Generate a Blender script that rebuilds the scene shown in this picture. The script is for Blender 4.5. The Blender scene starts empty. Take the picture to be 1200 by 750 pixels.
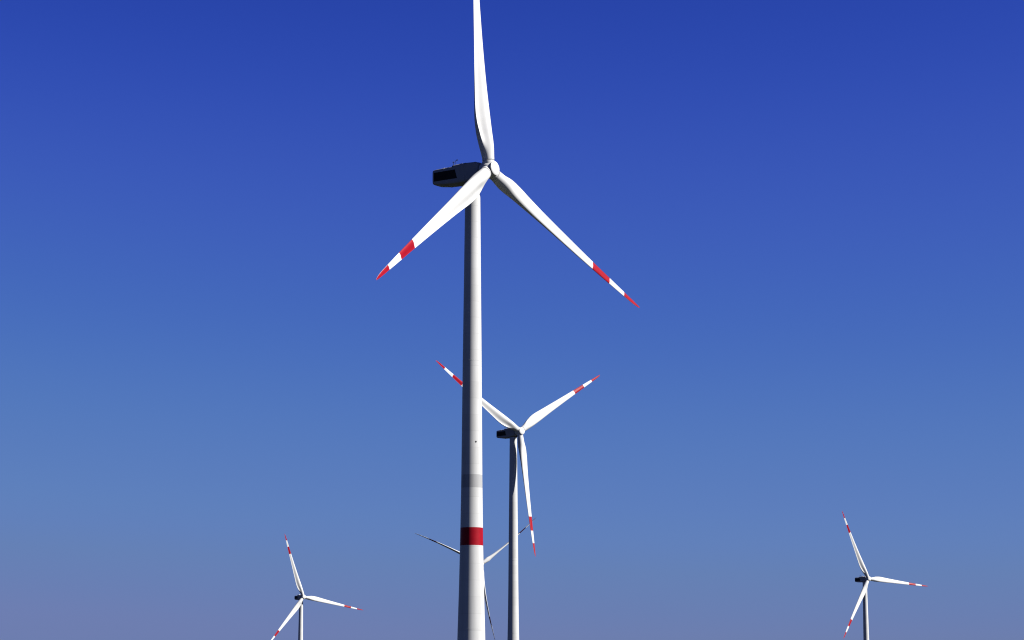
import bpy, math, random
from mathutils import Vector, Matrix

random.seed(4)
scene = bpy.context.scene
COL = scene.collection
R = math.radians

# ---------------------------------------------------------------- camera
FOCAL_PX = 2600.0                        # focal length in pixels of a 1200 px wide frame
PITCH = math.atan((825.0 - 375.0) / FOCAL_PX)
cam_data = bpy.data.cameras.new('camera')
cam = bpy.data.objects.new('camera', cam_data)
COL.objects.link(cam)
cam.location = (0, 0, 2.0)
cam.rotation_euler = (R(90) + PITCH, 0, 0)
cam_data.sensor_width = 36.0
cam_data.lens = 36.0 * FOCAL_PX / 1200.0
cam_data.clip_start = 0.5
cam_data.clip_end = 80000
scene.camera = cam

# ---------------------------------------------------------------- light
SUN_AZ = 103.0                           # degrees clockwise from the view direction
SUN_EL = 37.0
world = bpy.data.worlds.new('World')
scene.world = world
world.use_nodes = True
wn = world.node_tree
bg = wn.nodes['Background']
bg.inputs['Strength'].default_value = 0.05
sky = wn.nodes.new('ShaderNodeTexSky')
sky.sky_type = 'NISHITA'
sky.sun_disc = False
sky.sun_elevation = R(SUN_EL)
sky.sun_rotation = R(SUN_AZ)
sky.altitude = 100
sky.air_density = 1.0
sky.dust_density = 0.3
sky.ozone_density = 3.0
# the deep clear sky of a polarising filter: a film curve on the sky's own colour
div = wn.nodes.new('ShaderNodeMix'); div.data_type = 'RGBA'; div.blend_type = 'MULTIPLY'
div.inputs[0].default_value = 1.0
div.inputs[7].default_value = (0.1, 0.1, 0.1, 1)
crv = wn.nodes.new('ShaderNodeRGBCurve')
sepc = wn.nodes.new('ShaderNodeSeparateColor')
haze_ramp = wn.nodes.new('ShaderNodeValToRGB')      # dusty tint of the bright band low in the sky
he = haze_ramp.color_ramp.elements
he[0].position, he[0].color = 0.36, (1, 1, 1, 1)
he[1].position, he[1].color = 0.56, (1, 0.945, 0.87, 1)
he.new(0.40).color = (1, 1, 0.98, 1)
he.new(0.437).color = (1, 1, 0.925, 1)
he.new(0.494).color = (1, 0.97, 0.90, 1)
hz = wn.nodes.new('ShaderNodeMix'); hz.data_type = 'RGBA'; hz.blend_type = 'MULTIPLY'
hz.inputs[0].default_value = 1.0
mul = wn.nodes.new('ShaderNodeMix'); mul.data_type = 'RGBA'; mul.blend_type = 'MULTIPLY'
mul.inputs[0].default_value = 1.0
mul.inputs[7].default_value = (10, 10, 10, 1)
wn.links.new(sky.outputs[0], div.inputs[6])
wn.links.new(div.outputs[2], crv.inputs['Color'])
wn.links.new(div.outputs[2], sepc.inputs[0])
wn.links.new(sepc.outputs[0], haze_ramp.inputs['Fac'])
wn.links.new(crv.outputs[0], hz.inputs[6])
wn.links.new(haze_ramp.outputs[0], hz.inputs[7])
wn.links.new(hz.outputs[2], mul.inputs[6])
wn.links.new(mul.outputs[2], bg.inputs['Color'])
SKY_CURVES = [
    [(0, 0), (0.077, 0.001), (0.144, 0.0160), (0.178, 0.0283), (0.233, 0.0418), (0.289, 0.0587), (0.346, 0.0722), (0.437, 0.0885), (0.490, 0.0965), (0.540, 0.1050), (1.0, 0.106)],
    [(0, 0), (0.135, 0.003), (0.243, 0.0420), (0.295, 0.0660), (0.370, 0.0985), (0.437, 0.1260), (0.495, 0.1405), (0.531, 0.1480), (1.0, 0.151)],
    [(0, 0), (0.26, 0.045), (0.416, 0.278), (0.475, 0.324), (0.542, 0.338), (0.590, 0.343), (1.0, 0.345)],
]
crv.mapping.clip_max_x = 1.0
for ci, pts in enumerate(SKY_CURVES):
    c = crv.mapping.curves[ci]
    c.points[0].location = pts[0]
    c.points[1].location = pts[-1]
    for p in pts[1:-1]:
        c.points.new(*p)
    for p in c.points:
        p.handle_type = 'AUTO_CLAMPED'
crv.mapping.update()

sun_data = bpy.data.lights.new('sun', 'SUN')
sun_data.energy = 5.0
sun_data.angle = R(0.5)
sun_data.color = (1.0, 0.975, 0.94)
sun = bpy.data.objects.new('sun', sun_data)
COL.objects.link(sun)
sdir = Vector((math.sin(R(SUN_AZ)) * math.cos(R(SUN_EL)), math.cos(R(SUN_AZ)) * math.cos(R(SUN_EL)), math.sin(R(SUN_EL))))
sun.rotation_euler = sdir.to_track_quat('Z', 'Y').to_euler()
sun.location = (200, -200, 300)

scene.cycles.filter_width = 1.15
scene.view_settings.view_transform = 'Standard'
scene.view_settings.look = 'None'
scene.view_settings.gamma = 1.0
scene.view_settings.use_curve_mapping = False
scene.view_settings.exposure = 1.56

# ---------------------------------------------------------------- materials
def paint(name, col, rough=0.42, spec=0.08, var=0.06, streak=True, cans=False):
    m = bpy.data.materials.new(name)
    m.use_nodes = True
    nt = m.node_tree
    b = nt.nodes['Principled BSDF']
    b.inputs['Roughness'].default_value = rough
    b.inputs['Specular IOR Level'].default_value = spec
    tc = nt.nodes.new('ShaderNodeTexCoord')
    mp = nt.nodes.new('ShaderNodeMapping')
    mp.inputs['Scale'].default_value = (1.1, 1.1, 0.12) if streak else (0.8, 0.8, 0.8)
    nz = nt.nodes.new('ShaderNodeTexNoise')
    nz.inputs['Scale'].default_value = 1.0
    nz.inputs['Detail'].default_value = 6
    nz.inputs['Roughness'].default_value = 0.6
    rp = nt.nodes.new('ShaderNodeValToRGB')
    rp.color_ramp.elements[0].position = 0.25
    rp.color_ramp.elements[1].position = 0.7
    k = 1 - var
    rp.color_ramp.elements[0].color = (col[0] * k, col[1] * k, col[2] * k * 0.98, 1)
    rp.color_ramp.elements[1].color = (*col, 1)
    nt.links.new(tc.outputs['Object'], mp.inputs['Vector'])
    nt.links.new(mp.outputs[0], nz.inputs['Vector'])
    nt.links.new(nz.outputs['Fac'], rp.inputs['Fac'])
    col_out = rp.outputs[0]
    if cans:
        # each rolled tower can takes the paint a little differently, with a thin weld line between cans
        sp = nt.nodes.new('ShaderNodeSeparateXYZ')
        nt.links.new(tc.outputs['Object'], sp.inputs[0])
        def math_node(op, a, bval):
            n = nt.nodes.new('ShaderNodeMath'); n.operation = op
            nt.links.new(a, n.inputs[0])
            if bval is not None:
                n.inputs[1].default_value = bval
            return n.outputs[0]
        zc = math_node('DIVIDE', sp.outputs['Z'], 2.85)
        fl = math_node('FLOOR', zc, None)
        fr = math_node('FRACT', zc, None)
        wn1 = nt.nodes.new('ShaderNodeTexWhiteNoise'); wn1.noise_dimensions = '1D'
        nt.links.new(fl, wn1.inputs['W'])
        tone = math_node('MULTIPLY', wn1.outputs['Value'], 0.06)
        weld = math_node('MULTIPLY', math_node('LESS_THAN', fr, 0.03), 0.10)
        tot = nt.nodes.new('ShaderNodeMath'); tot.operation = 'ADD'
        nt.links.new(tone, tot.inputs[0]); nt.links.new(weld, tot.inputs[1])
        inv = nt.nodes.new('ShaderNodeMath'); inv.operation = 'SUBTRACT'; inv.inputs[0].default_value = 1.02
        nt.links.new(tot.outputs[0], inv.inputs[1])
        mm = nt.nodes.new('ShaderNodeMix'); mm.data_type = 'RGBA'; mm.blend_type = 'MULTIPLY'
        mm.inputs[0].default_value = 1.0
        nt.links.new(col_out, mm.inputs[6]); nt.links.new(inv.outputs[0], mm.inputs[7])
        col_out = mm.outputs[2]
    nt.links.new(col_out, b.inputs['Base Color'])
    return m

M_TOWER = paint('tower_paint', (0.335, 0.335, 0.33), var=0.14, cans=True)
M_TGREY = paint('grey_tower_paint', (0.235, 0.235, 0.235), var=0.2)
M_BLADE = paint('blade_gelcoat', (0.365, 0.365, 0.36), rough=0.35, var=0.05, streak=False)
M_RED = paint('signal_red_paint', (0.185, 0.002, 0.0075), rough=0.45, var=0.22, streak=False)
M_SHADERED = paint('shaded_red_paint', (0.035, 0.006, 0.010), rough=0.6, var=0.2, streak=False)  # far turbine's red bands, with their shade painted into the colour
M_NAC = paint('nacelle_shell', (0.20, 0.20, 0.21), rough=0.5, var=0.08, streak=False)
M_DARK = paint('dark_louvre', (0.012, 0.012, 0.012), rough=0.7, spec=0.1, var=0.3, streak=False)
M_STEEL = paint('grey_steel', (0.04, 0.04, 0.042), rough=0.5, var=0.15, streak=False)
M_HUB = paint('hub_shell', (0.36, 0.36, 0.355), rough=0.38, var=0.05, streak=False)

def ground_material():
    m = bpy.data.materials.new('farmland')
    m.use_nodes = True
    nt = m.node_tree
    b = nt.nodes['Principled BSDF']
    b.inputs['Roughness'].default_value = 0.95
    b.inputs['Specular IOR Level'].default_value = 0.1
    tc = nt.nodes.new('ShaderNodeTexCoord')
    vo = nt.nodes.new('ShaderNodeTexVoronoi')
    vo.inputs['Scale'].default_value = 0.004
    hs = nt.nodes.new('ShaderNodeValToRGB')
    e = hs.color_ramp.elements
    e[0].color = (0.009, 0.012, 0.006, 1)
    e[1].color = (0.016, 0.013, 0.010, 1)
    e.new(0.4).color = (0.010, 0.014, 0.007, 1)
    e.new(0.7).color = (0.014, 0.014, 0.009, 1)
    sep = nt.nodes.new('ShaderNodeSeparateColor')
    nz = nt.nodes.new('ShaderNodeTexNoise')
    nz.inputs['Scale'].default_value = 0.3
    nz.inputs['Detail'].default_value = 8
    mx = nt.nodes.new('ShaderNodeMix'); mx.data_type = 'RGBA'; mx.blend_type = 'OVERLAY'
    mx.inputs[0].default_value = 0.6
    nt.links.new(tc.outputs['Object'], vo.inputs['Vector'])
    nt.links.new(tc.outputs['Object'], nz.inputs['Vector'])
    nt.links.new(vo.outputs['Color'], sep.inputs[0])
    nt.links.new(sep.outputs[0], hs.inputs['Fac'])
    nt.links.new(hs.outputs[0], mx.inputs[6])
    nt.links.new(nz.outputs['Fac'], mx.inputs[7])
    nt.links.new(mx.outputs[2], b.inputs['Base Color'])
    return m

# ---------------------------------------------------------------- mesh helpers
class MB:
    def __init__(self):
        self.v, self.f, self.mi = [], [], []

    def add(self, verts, faces, mat=0, M=None):
        o = len(self.v)
        self.v += [tuple(M @ Vector(p)) if M else tuple(p) for p in verts]
        for i, f in enumerate(faces):
            self.f.append([o + k for k in f])
            self.mi.append(mat[i] if isinstance(mat, list) else mat)

    def loft(self, rings, mats=0, cap0=True, cap1=True, M=None):
        n = len(rings[0])
        vs = [p for r in rings for p in r]
        fs, ms = [], []
        for i in range(len(rings) - 1):
            for j in range(n):
                k = (j + 1) % n
                fs.append((i * n + j, i * n + k, (i + 1) * n + k, (i + 1) * n + j))
                ms.append(mats(i, j) if callable(mats) else mats)
        if cap0:
            fs.append(tuple(reversed(range(n)))); ms.append(mats(0, 0) if callable(mats) else mats)
        if cap1:
            b = (len(rings) - 1) * n
            fs.append(tuple(range(b, b + n))); ms.append(mats(len(rings) - 2, 0) if callable(mats) else mats)
        self.add(vs, fs, ms, M)

    def lathe(self, prof, n=48, mats=0, cap0=True, cap1=True, M=None):
        rings = [[(r * math.cos(2 * math.pi * j / n), r * math.sin(2 * math.pi * j / n), z) for j in range(n)] for r, z in prof]
        self.loft(rings, mats, cap0, cap1, M)

    def box(self, c, s, M=None, mat=0):
        x, y, z = c; a, b, d = s[0] / 2, s[1] / 2, s[2] / 2
        v = [(x + i * a, y + j * b, z + k * d) for i in (-1, 1) for j in (-1, 1) for k in (-1, 1)]
        self.add(v, [(0, 1, 3, 2), (4, 6, 7, 5), (0, 4, 5, 1), (2, 3, 7, 6), (0, 2, 6, 4), (1, 5, 7, 3)], mat, M)

    def mesh(self, name, mats, smooth=35):
        me = bpy.data.meshes.new(name)
        me.from_pydata(self.v, [], self.f)
        for m in mats:
            me.materials.append(m)
        me.polygons.foreach_set('material_index', self.mi)
        me.update()
        import bmesh
        bm = bmesh.new(); bm.from_mesh(me)
        bmesh.ops.recalc_face_normals(bm, faces=bm.faces)
        for f in bm.faces:
            f.smooth = True
        for e in bm.edges:
            if len(e.link_faces) == 2 and e.calc_face_angle(0) > R(smooth):
                e.smooth = False
        bm.to_mesh(me); bm.free()
        return me

def part(name, me, parent, mat=None):
    o = bpy.data.objects.new(name, me)
    COL.objects.link(o)
    o.parent = parent
    if mat is not None:
        o.matrix_local = mat
    return o

# ---------------------------------------------------------------- ground
g = MB()
S = 40000
g.add([(-S, -S, 0), (S, -S, 0), (S, S, 0), (-S, S, 0)], [(0, 1, 2, 3)])
ground = bpy.data.objects.new('ground', g.mesh('ground', [ground_material()]))
COL.objects.link(ground)
ground['kind'] = 'structure'

# ---------------------------------------------------------------- turbine meshes
RAD = 46.25          # rotor radius
TILT = 4.6           # shaft tilt, degrees
CONE = math.radians(1.905)
OVERHANG = 3.6       # rotor centre ahead of the tower axis

def lerp(tab, x):
    for (a, b), (c, d) in zip(tab, tab[1:]):
        if x <= c:
            t = (x - a) / (c - a)
            return b + (d - b) * t
    return tab[-1][1]

def smooth_tab(tab, x):
    w = 0.026
    return sum(lerp(tab, min(max(x + k * w, tab[0][0]), tab[-1][0])) for k in (-1, -.5, 0, .5, 1)) / 5

CHORD = [(0.0, 2.06), (0.045, 2.06), (0.08, 2.50), (0.12, 3.02), (0.16, 3.40), (0.20, 3.52), (0.24, 3.40), (0.33, 2.92),
         (0.45, 2.42), (0.55, 2.04), (0.67, 1.62), (0.80, 1.22), (0.895, 0.88), (0.96, 0.67), (1.0, 0.52)]
TWIST = [(0.0, 12.5), (0.1, 12.5), (0.2, 11.5), (0.33, 9), (0.5, 5.5), (0.67, 3.5), (0.8, 2), (1.0, 0)]
THICK = [(0.0, 1.0), (0.05, 1.0), (0.1, 0.78), (0.15, 0.54), (0.2, 0.42), (0.3, 0.32), (0.5, 0.25), (0.7, 0.2), (1.0, 0.16)]
LEOFF = [(0.0, 0.5), (0.05, 0.5), (0.1, 0.41), (0.15, 0.35), (0.2, 0.32), (0.4, 0.30), (0.7, 0.30), (1.0, 0.32)]
FLATBACK = [(0.0, 0.7), (0.08, 0.72), (0.15, 0.55), (0.25, 0.25), (0.4, 0.08), (1.0, 0.03)]
BANDS = [(0.681, 0.794), (0.893, 2.0)]     # red spans as fractions of the radius

def blade_mesh(name, bend, bands=BANDS, fat=1.0, slim=1.0, band_mat=None):
    stations = [1.72 / RAD, 0.045, 0.055, 0.065, 0.075]
    stations += [0.085 + 0.0115 * i for i in range(72)]
    stations = [s for s in stations if s < 0.90]
    for b in (0.681, 0.794, 0.893):
        stations += [b]
    stations += [0.905 + 0.01 * i for i in range(6)] + [0.963, 0.97, 0.976, 0.982, 0.987, 0.991, 0.995, 0.998, 1.0]
    stations = sorted(set(round(s, 5) for s in stations))
    N = 40
    rings = []
    for s in stations:
        c = smooth_tab(CHORD, s) * (1 - (1 - slim) * min(max((s - 0.05) / 0.1, 0), 1))
        th = min(smooth_tab(THICK, s) * fat, 1.0)
        le = smooth_tab(LEOFF, s)
        tw = math.radians(smooth_tab(TWIST, s))
        w = min(max((s - 0.04) / 0.105, 0), 1); w = w * w * (3 - 2 * w)
        tip = 1.0
        lead = 0.0
        if s > 0.94:
            q = (s - 0.94) / 0.06
            tip = max(math.sqrt(max(1 - q ** 1.9, 0)), 0.06)
            lead = c * (1 - tip) * 0.75       # tip curves back from the leading edge
        ring = []
        for j in range(N):
            a = 2 * math.pi * j / N
            x = 0.5 * (1 - math.cos(a))             # 0 = leading edge, 1 = trailing edge
            up = a <= math.pi                        # suction side first
            # circle
            cx, cy = 0.5 - 0.5 * math.cos(a), 0.5 * math.sin(a)
            # airfoil with an aft-loaded pressure side
            xm = 0.31
            if x < xm:
                h = math.sqrt(max(1 - ((xm - x) / xm) ** 2, 0))
                yu, yl = h, h
            else:
                t = (x - xm) / (1 - xm)
                yu = 1 - t ** 1.7
                yl = 1 - 3 * t * t + 2 * t ** 3 - 0.26 * math.sin(math.pi * t) * t
            ay = 0.5 * th * (yu * 1.08 if up else -yl * 0.92)
            te = 0.5 * th * lerp(FLATBACK, s) * x * x
            ay += 0.8 * te if up else -te
            if x > 0.999:
                ay = -te
            y = (1 - w) * cy + w * ay
            xx = (1 - w) * cx + w * x
            X = (le - xx) * c * tip - lead + (0 if tip == 1 else le * c * (1 - tip) * 0)
            if tip < 1:
                X = (le * c - lead) - xx * c * tip
            Y = y * c * tip
            # +X leading edge, -Y upwind, twisted nose into the wind
            ct, st = math.cos(tw), math.sin(tw)
            Xr = X * ct + Y * st * 1.0
            Yr = -X * st + Y * ct
            ring.append((Xr, Yr - bend * s * s, s * RAD))
        rings.append(ring)

    def mats(i, j):
        m = 0.5 * (stations[i] + stations[min(i + 1, len(stations) - 1)])
        for a, b in bands:
            if a <= m <= b:
                if m > 0.893 and (j <= 3 or j >= N - 2):
                    return 0                        # pale erosion tape along the leading edge
                return 1
        return 0
    mb = MB()
    mb.loft(rings, mats)
    return mb.mesh(name, [M_BLADE, band_mat or M_RED], smooth=50)

BLADE_RUN = blade_mesh('blade', 1.63)      # bent back by the wind
BLADE_FREE = blade_mesh('unloaded_blade', 4.0, BANDS, 1.35, 0.85, M_SHADERED)

def tower_profile(H):
    # radius by height, flared to the foot
    tab = [(0, 2.62), (6, 2.52), (14, 2.36), (22, 2.14), (30, 1.97), (41, 1.82), (60, 1.66), (78, 1.47), (93, 1.32), (120, 1.2)]
    k = 93.0 / H
    return lambda z: lerp(tab, z * k)

def tower_mesh(H, grey, joints):
    rad = tower_profile(H)
    zs = set([0.0, H])
    z = 0
    while z < H:
        zs.add(round(z, 3)); z += 2.0
    for a, b in ([grey] if grey else []):
        zs |= {a, b}
    zs = sorted(zs)
    prof = [(rad(z), z) for z in zs]
    mb = MB()
    def mats(i, j):
        m = 0.5 * (zs[i] + zs[i + 1])
        return 1 if grey and grey[0] <= m <= grey[1] else 0
    mb.lathe(prof, 96, mats)
    for zj in joints:                                # flange seams between tower sections
        r = rad(zj)
        mb.lathe([(r - 0.02, zj - 0.07), (r + 0.012, zj - 0.06), (r + 0.012, zj + 0.06), (r - 0.02, zj + 0.07)], 96, 0, False, False)
    return mb.mesh('tower', [M_TOWER, M_TGREY], smooth=40)

def superellipse(w, zt, zb, y, n=48, e=7.0, cx=0.0):
    pts = []
    for j in range(n):
        a = 2 * math.pi * (j + 0.5) / n
        ca, sa = math.cos(a), math.sin(a)
        x = w * math.copysign(abs(ca) ** (2 / e), ca)
        z = 0.5 * (zt + zb) + 0.5 * (zt - zb) * math.copysign(abs(sa) ** (2 / e), sa)
        pts.append((cx + x, y, z))
    return pts

# nacelle: y is the distance behind the rotor centre, z relative to the rotor centre
def nacelle_mesh():
    secs = [(1.62, 1.12, 1.22, -1.38, 4), (1.75, 1.25, 1.44, -1.55, 5), (2.6, 1.42, 1.58, -1.75, 6), (4.4, 1.5, 1.64, -1.88, 8), (6.86, 1.5, 1.60, -1.90, 8),
            (6.98, 1.5, 1.36, -1.88, 8), (9.0, 1.48, 1.36, -1.78, 8), (11.1, 1.42, 1.32, -1.50, 7), (11.5, 1.37, 1.27, -1.38, 6), (11.62, 1.2, 1.14, -1.20, 5)]
    mb = MB()
    mb.loft([superellipse(w, zt, zb, y, e=e) for y, w, zt, zb, e in secs])
    for y, w, zt, zb in ((4.4, 1.5, 1.64, -1.88), (9.0, 1.48, 1.36, -1.78)):     # raised joints between shell panels
        mb.loft([superellipse(w - 0.02, zt - 0.02, zb + 0.02, y - 0.09, e=8), superellipse(w + 0.025, zt + 0.025, zb - 0.025, y - 0.07, e=8),
                 superellipse(w + 0.025, zt + 0.025, zb - 0.025, y + 0.07, e=8), superellipse(w - 0.02, zt - 0.02, zb + 0.02, y + 0.09, e=8)], 0, False, False)
    mb.box((0, 3.1, 1.62), (1.1, 1.0, 0.14))
    mb.box((-0.35, 5.7, 1.68), (0.9, 0.8, 0.16))
    return mb.mesh('nacelle', [M_NAC], smooth=30)

def vent_mesh(side):
    # dark louvred panel on the rear half of the nacelle side
    mb = MB()
    x0, x1 = 1.40, 1.522
    def quad(y0, y1, zt0, zt1, zb0, zb1, xa, xb):
        q = [(y0, zt0), (y1, zt1), (y1, zb1), (y0, zb0)]
        v = [(side * xa, y, z) for y, z in q] + [(side * xb, y, z) for y, z in q]
        mb.add(v, [(0, 1, 2, 3), (7, 6, 5, 4), (0, 4, 5, 1), (1, 5, 6, 2), (2, 6, 7, 3), (3, 7, 4, 0)])
    quad(6.45, 11.1, 0.66, 0.66, -0.98, -0.92, x0, x1 - 0.01)
    # slanted front edge piece
    mb.add([(side * x, y, z) for x in (x0, x1 - 0.012) for y, z in ((6.45, 0.64), (6.45, -0.98), (5.95, -1.0))],
           [(0, 1, 2), (5, 4, 3), (0, 3, 4, 1), (1, 4, 5, 2), (2, 5, 3, 0)])
    for k in range(9):
        z = -0.86 + k * 0.17
        quad(6.55, 11.0, z + 0.045, z + 0.045, z, z, x1 - 0.02, x1 + 0.012)
    return mb.mesh('vent_panel', [M_DARK], smooth=20)

def vane_mesh():
    mb = MB()
    def rod(p, q, r):
        p, q = Vector(p), Vector(q); d = q - p
        Mx = Matrix.Translation(p) @ d.to_track_quat('Z', 'Y').to_matrix().to_4x4()
        mb.lathe([(r, 0), (r, d.length)], 10, 0, True, True, Mx)
    mb.box((-0.95, 7.15, 1.36), (0.5, 0.3, 0.3))
    rod((-1.0, 7.1, 1.2), (-1.0, 7.1, 2.2), 0.05)
    rod((-0.8, 6.75, 1.5), (-0.8, 6.75, 2.5), 0.045)
    rod((-0.8, 6.95, 2.36), (-0.8, 6.45, 2.42), 0.03)
    for k in range(3):
        a = k * 2.1
        p = (-1.0 + 0.2 * math.cos(a), 7.1 + 0.2 * math.sin(a), 2.18)
        rod((-1.0, 7.1, 2.18), p, 0.02)
        mb.lathe([(0.02, -.06), (0.07, -.03), (0.07, .03), (0.02, .06)], 8, 0, True, True, Matrix.Translation(p))
    mb.box((-0.8, 6.48, 2.5), (0.02, 0.26, 0.2))
    return mb.mesh('weather_mast', [M_STEEL], smooth=40)

def beacon_mesh():
    mb = MB()
    mb.lathe([(0.36, 0), (0.36, 0.12), (0.30, 0.14), (0.30, 0.50), (0.22, 0.60), (0.05, 0.66)], 20)
    return mb.mesh('warning_light', [M_BLADE], smooth=40)

def hub_mesh():
    # z is the rotor axis, forward positive
    mb = MB()
    prof = [(1.02, -1.55), (1.22, -1.45), (1.42, -1.1), (1.5, -0.5), (1.5, 0.2), (1.30, 0.6), (1.12, 0.95), (1.05, 1.2), (1.05, 1.24)]
    mb.lathe(prof, 48)
    return mb.mesh('hub', [M_HUB], smooth=40)

def collar_mesh():
    # stub the blade is bolted to, along local z
    mb = MB()
    mb.lathe([(1.1, 0.35), (1.09, 1.50), (1.05, 1.545), (0.985, 1.55), (0.985, 1.63), (1.055, 1.635), (1.055, 1.71), (0.96, 1.715)], 40)
    return mb.mesh('blade_collar', [M_HUB], smooth=40)

def cap_mesh():
    mb = MB()
    prof = [(1.2, 1.16), (1.27, 1.22), (1.28, 1.30), (1.22, 1.35), (0.9, 1.43), (0.5, 1.49), (0.2, 1.515), (0.02, 1.52)]
    mb.lathe(prof, 40)
    return mb.mesh('nose_cap', [M_HUB], smooth=40)

def neck_mesh():
    mb = MB()
    mb.lathe([(0.98, -1.95), (0.98, -1.45)], 32)
    return mb.mesh('shaft_ring', [M_STEEL], smooth=40)

NACELLE, VENT_L, VENT_R, VANE, BEACON = nacelle_mesh(), vent_mesh(-1), vent_mesh(1), vane_mesh(), beacon_mesh()
HUB, COLLAR, CAP, NECK = hub_mesh(), collar_mesh(), cap_mesh(), neck_mesh()

def yaw_ring_mesh(r):
    mb = MB()
    mb.lathe([(r - 0.05, -0.32), (r + 0.10, -0.28), (r + 0.10, -0.06), (r + 0.02, 0.05)], 64)
    return mb.mesh('yaw_ring', [M_TOWER], smooth=40)

def band_mesh(rad, z0, z1):
    mb = MB()
    zs = [z0 + (z1 - z0) * k / 4 for k in range(5)]
    prof = [(rad(z0) - 0.01, z0)] + [(rad(z) + 0.006, z) for z in zs] + [(rad(z1) - 0.01, z1)]
    mb.lathe(prof, 96, 0, False, False)
    return mb.mesh('painted_band', [M_RED], smooth=40)

def rotor_frame(tilt):
    t = R(tilt)
    n = Vector((0, -math.cos(t), math.sin(t)))
    h = Vector((1, 0, 0))
    u = Vector((0, math.sin(t), math.cos(t)))
    return n, h, u

def basis(x, y, z, loc=(0, 0, 0)):
    M = Matrix((x, y, z)).transposed().to_4x4()
    return Matrix.Translation(loc) @ M

def wind_turbine(centre, yaw, phase, label, red_band=None, grey=None, joints=(), pitch=(0, 0, 0), blade=BLADE_RUN, beacon=True, hole=None):
    n_h = Vector((math.sin(R(yaw)), -math.cos(R(yaw)), 0))
    c = Vector(centre)
    base = c - n_h * OVERHANG
    root = bpy.data.objects.new('wind_turbine', None)
    COL.objects.link(root)
    root.location = (base.x, base.y, 0)
    root.rotation_euler = (0, 0, R(yaw))
    root['label'] = label
    root['category'] = 'wind turbine'
    root['group'] = 'white wind turbines standing in the wind farm'
    rc = Vector((0, -OVERHANG, c.z))                 # rotor centre in the turbine's frame
    H = c.z - 1.93
    tw = part('tower', tower_mesh(H, grey, joints), root)
    rad = tower_profile(H)
    if red_band:
        part('painted_band', band_mesh(rad, *red_band), tw)
    part('yaw_ring', yaw_ring_mesh(rad(H)), tw, Matrix.Translation((0, 0, H)))
    if hole:
        ang, z = hole
        a = R(ang - yaw)
        r = rad(z)
        mb = MB()
        mb.lathe([(0.16, -0.05), (0.16, 0.025), (0.1, 0.03)], 16)
        d = Vector((math.sin(a), -math.cos(a), 0))
        part('cable_port', mb.mesh('cable_port', [M_STEEL]), tw,
             Matrix.Translation(d * r + Vector((0, 0, z))) @ d.to_track_quat('Z', 'Y').to_matrix().to_4x4())
    nac = part('nacelle', NACELLE, root, Matrix.Translation(rc))
    part('vent_panel', VENT_L, nac)
    part('vent_panel', VENT_R, nac)
    part('weather_mast', VANE, nac)
    if beacon:
        part('warning_light', BEACON, nac, Matrix.Translation((-1.25, 3.9, 1.42)))
    n, h, u = rotor_frame(TILT)
    hubm = basis(h, -u, n, rc) if h.cross(-u).dot(n) > 0 else basis(-h, -u, n, rc)
    hub = part('hub', HUB, root, hubm)
    part('nose_cap', CAP, hub)
    part('shaft_ring', NECK, hub)
    for k in range(3):
        a = R(phase + 120 * k)
        d = math.sin(a) * h + math.cos(a) * u
        t = math.cos(a) * h - math.sin(a) * u
        Mb = basis(t, -n, d, rc)
        cl = part('blade_collar', COLLAR, hub)
        cl.matrix_local = hubm.inverted() @ Mb
        part('blade', blade, root, Mb @ Matrix.Rotation(CONE, 4, 'X') @ Matrix.Rotation(R(-pitch[k]), 4, 'Z'))
    return root

wind_turbine((-4.01, 380.2, 94.66), 54.6, -4.9,
             'nearest and largest white wind turbine, with a red band round its tower',
             red_band=(28.8, 31.85), grey=(38.7, 40.97), joints=(14.6, 60.9), beacon=False, hole=(24, 46.6))
wind_turbine((2.83, 803.99, 99.9), 40.9, 58.4,
             'second largest wind turbine, close behind the red-banded tower, one blade hanging down',
             grey=None, joints=(53.2, 27.0))
wind_turbine((-145.87, 1562.3, 75.76), 31.6, -19.1,
             'small distant wind turbine standing alone far to the left, one blade raised steeply')
wind_turbine((223.32, 1397.56, 79.28), 31.1, -25.1,
             'small distant wind turbine standing alone far to the right of all the others')
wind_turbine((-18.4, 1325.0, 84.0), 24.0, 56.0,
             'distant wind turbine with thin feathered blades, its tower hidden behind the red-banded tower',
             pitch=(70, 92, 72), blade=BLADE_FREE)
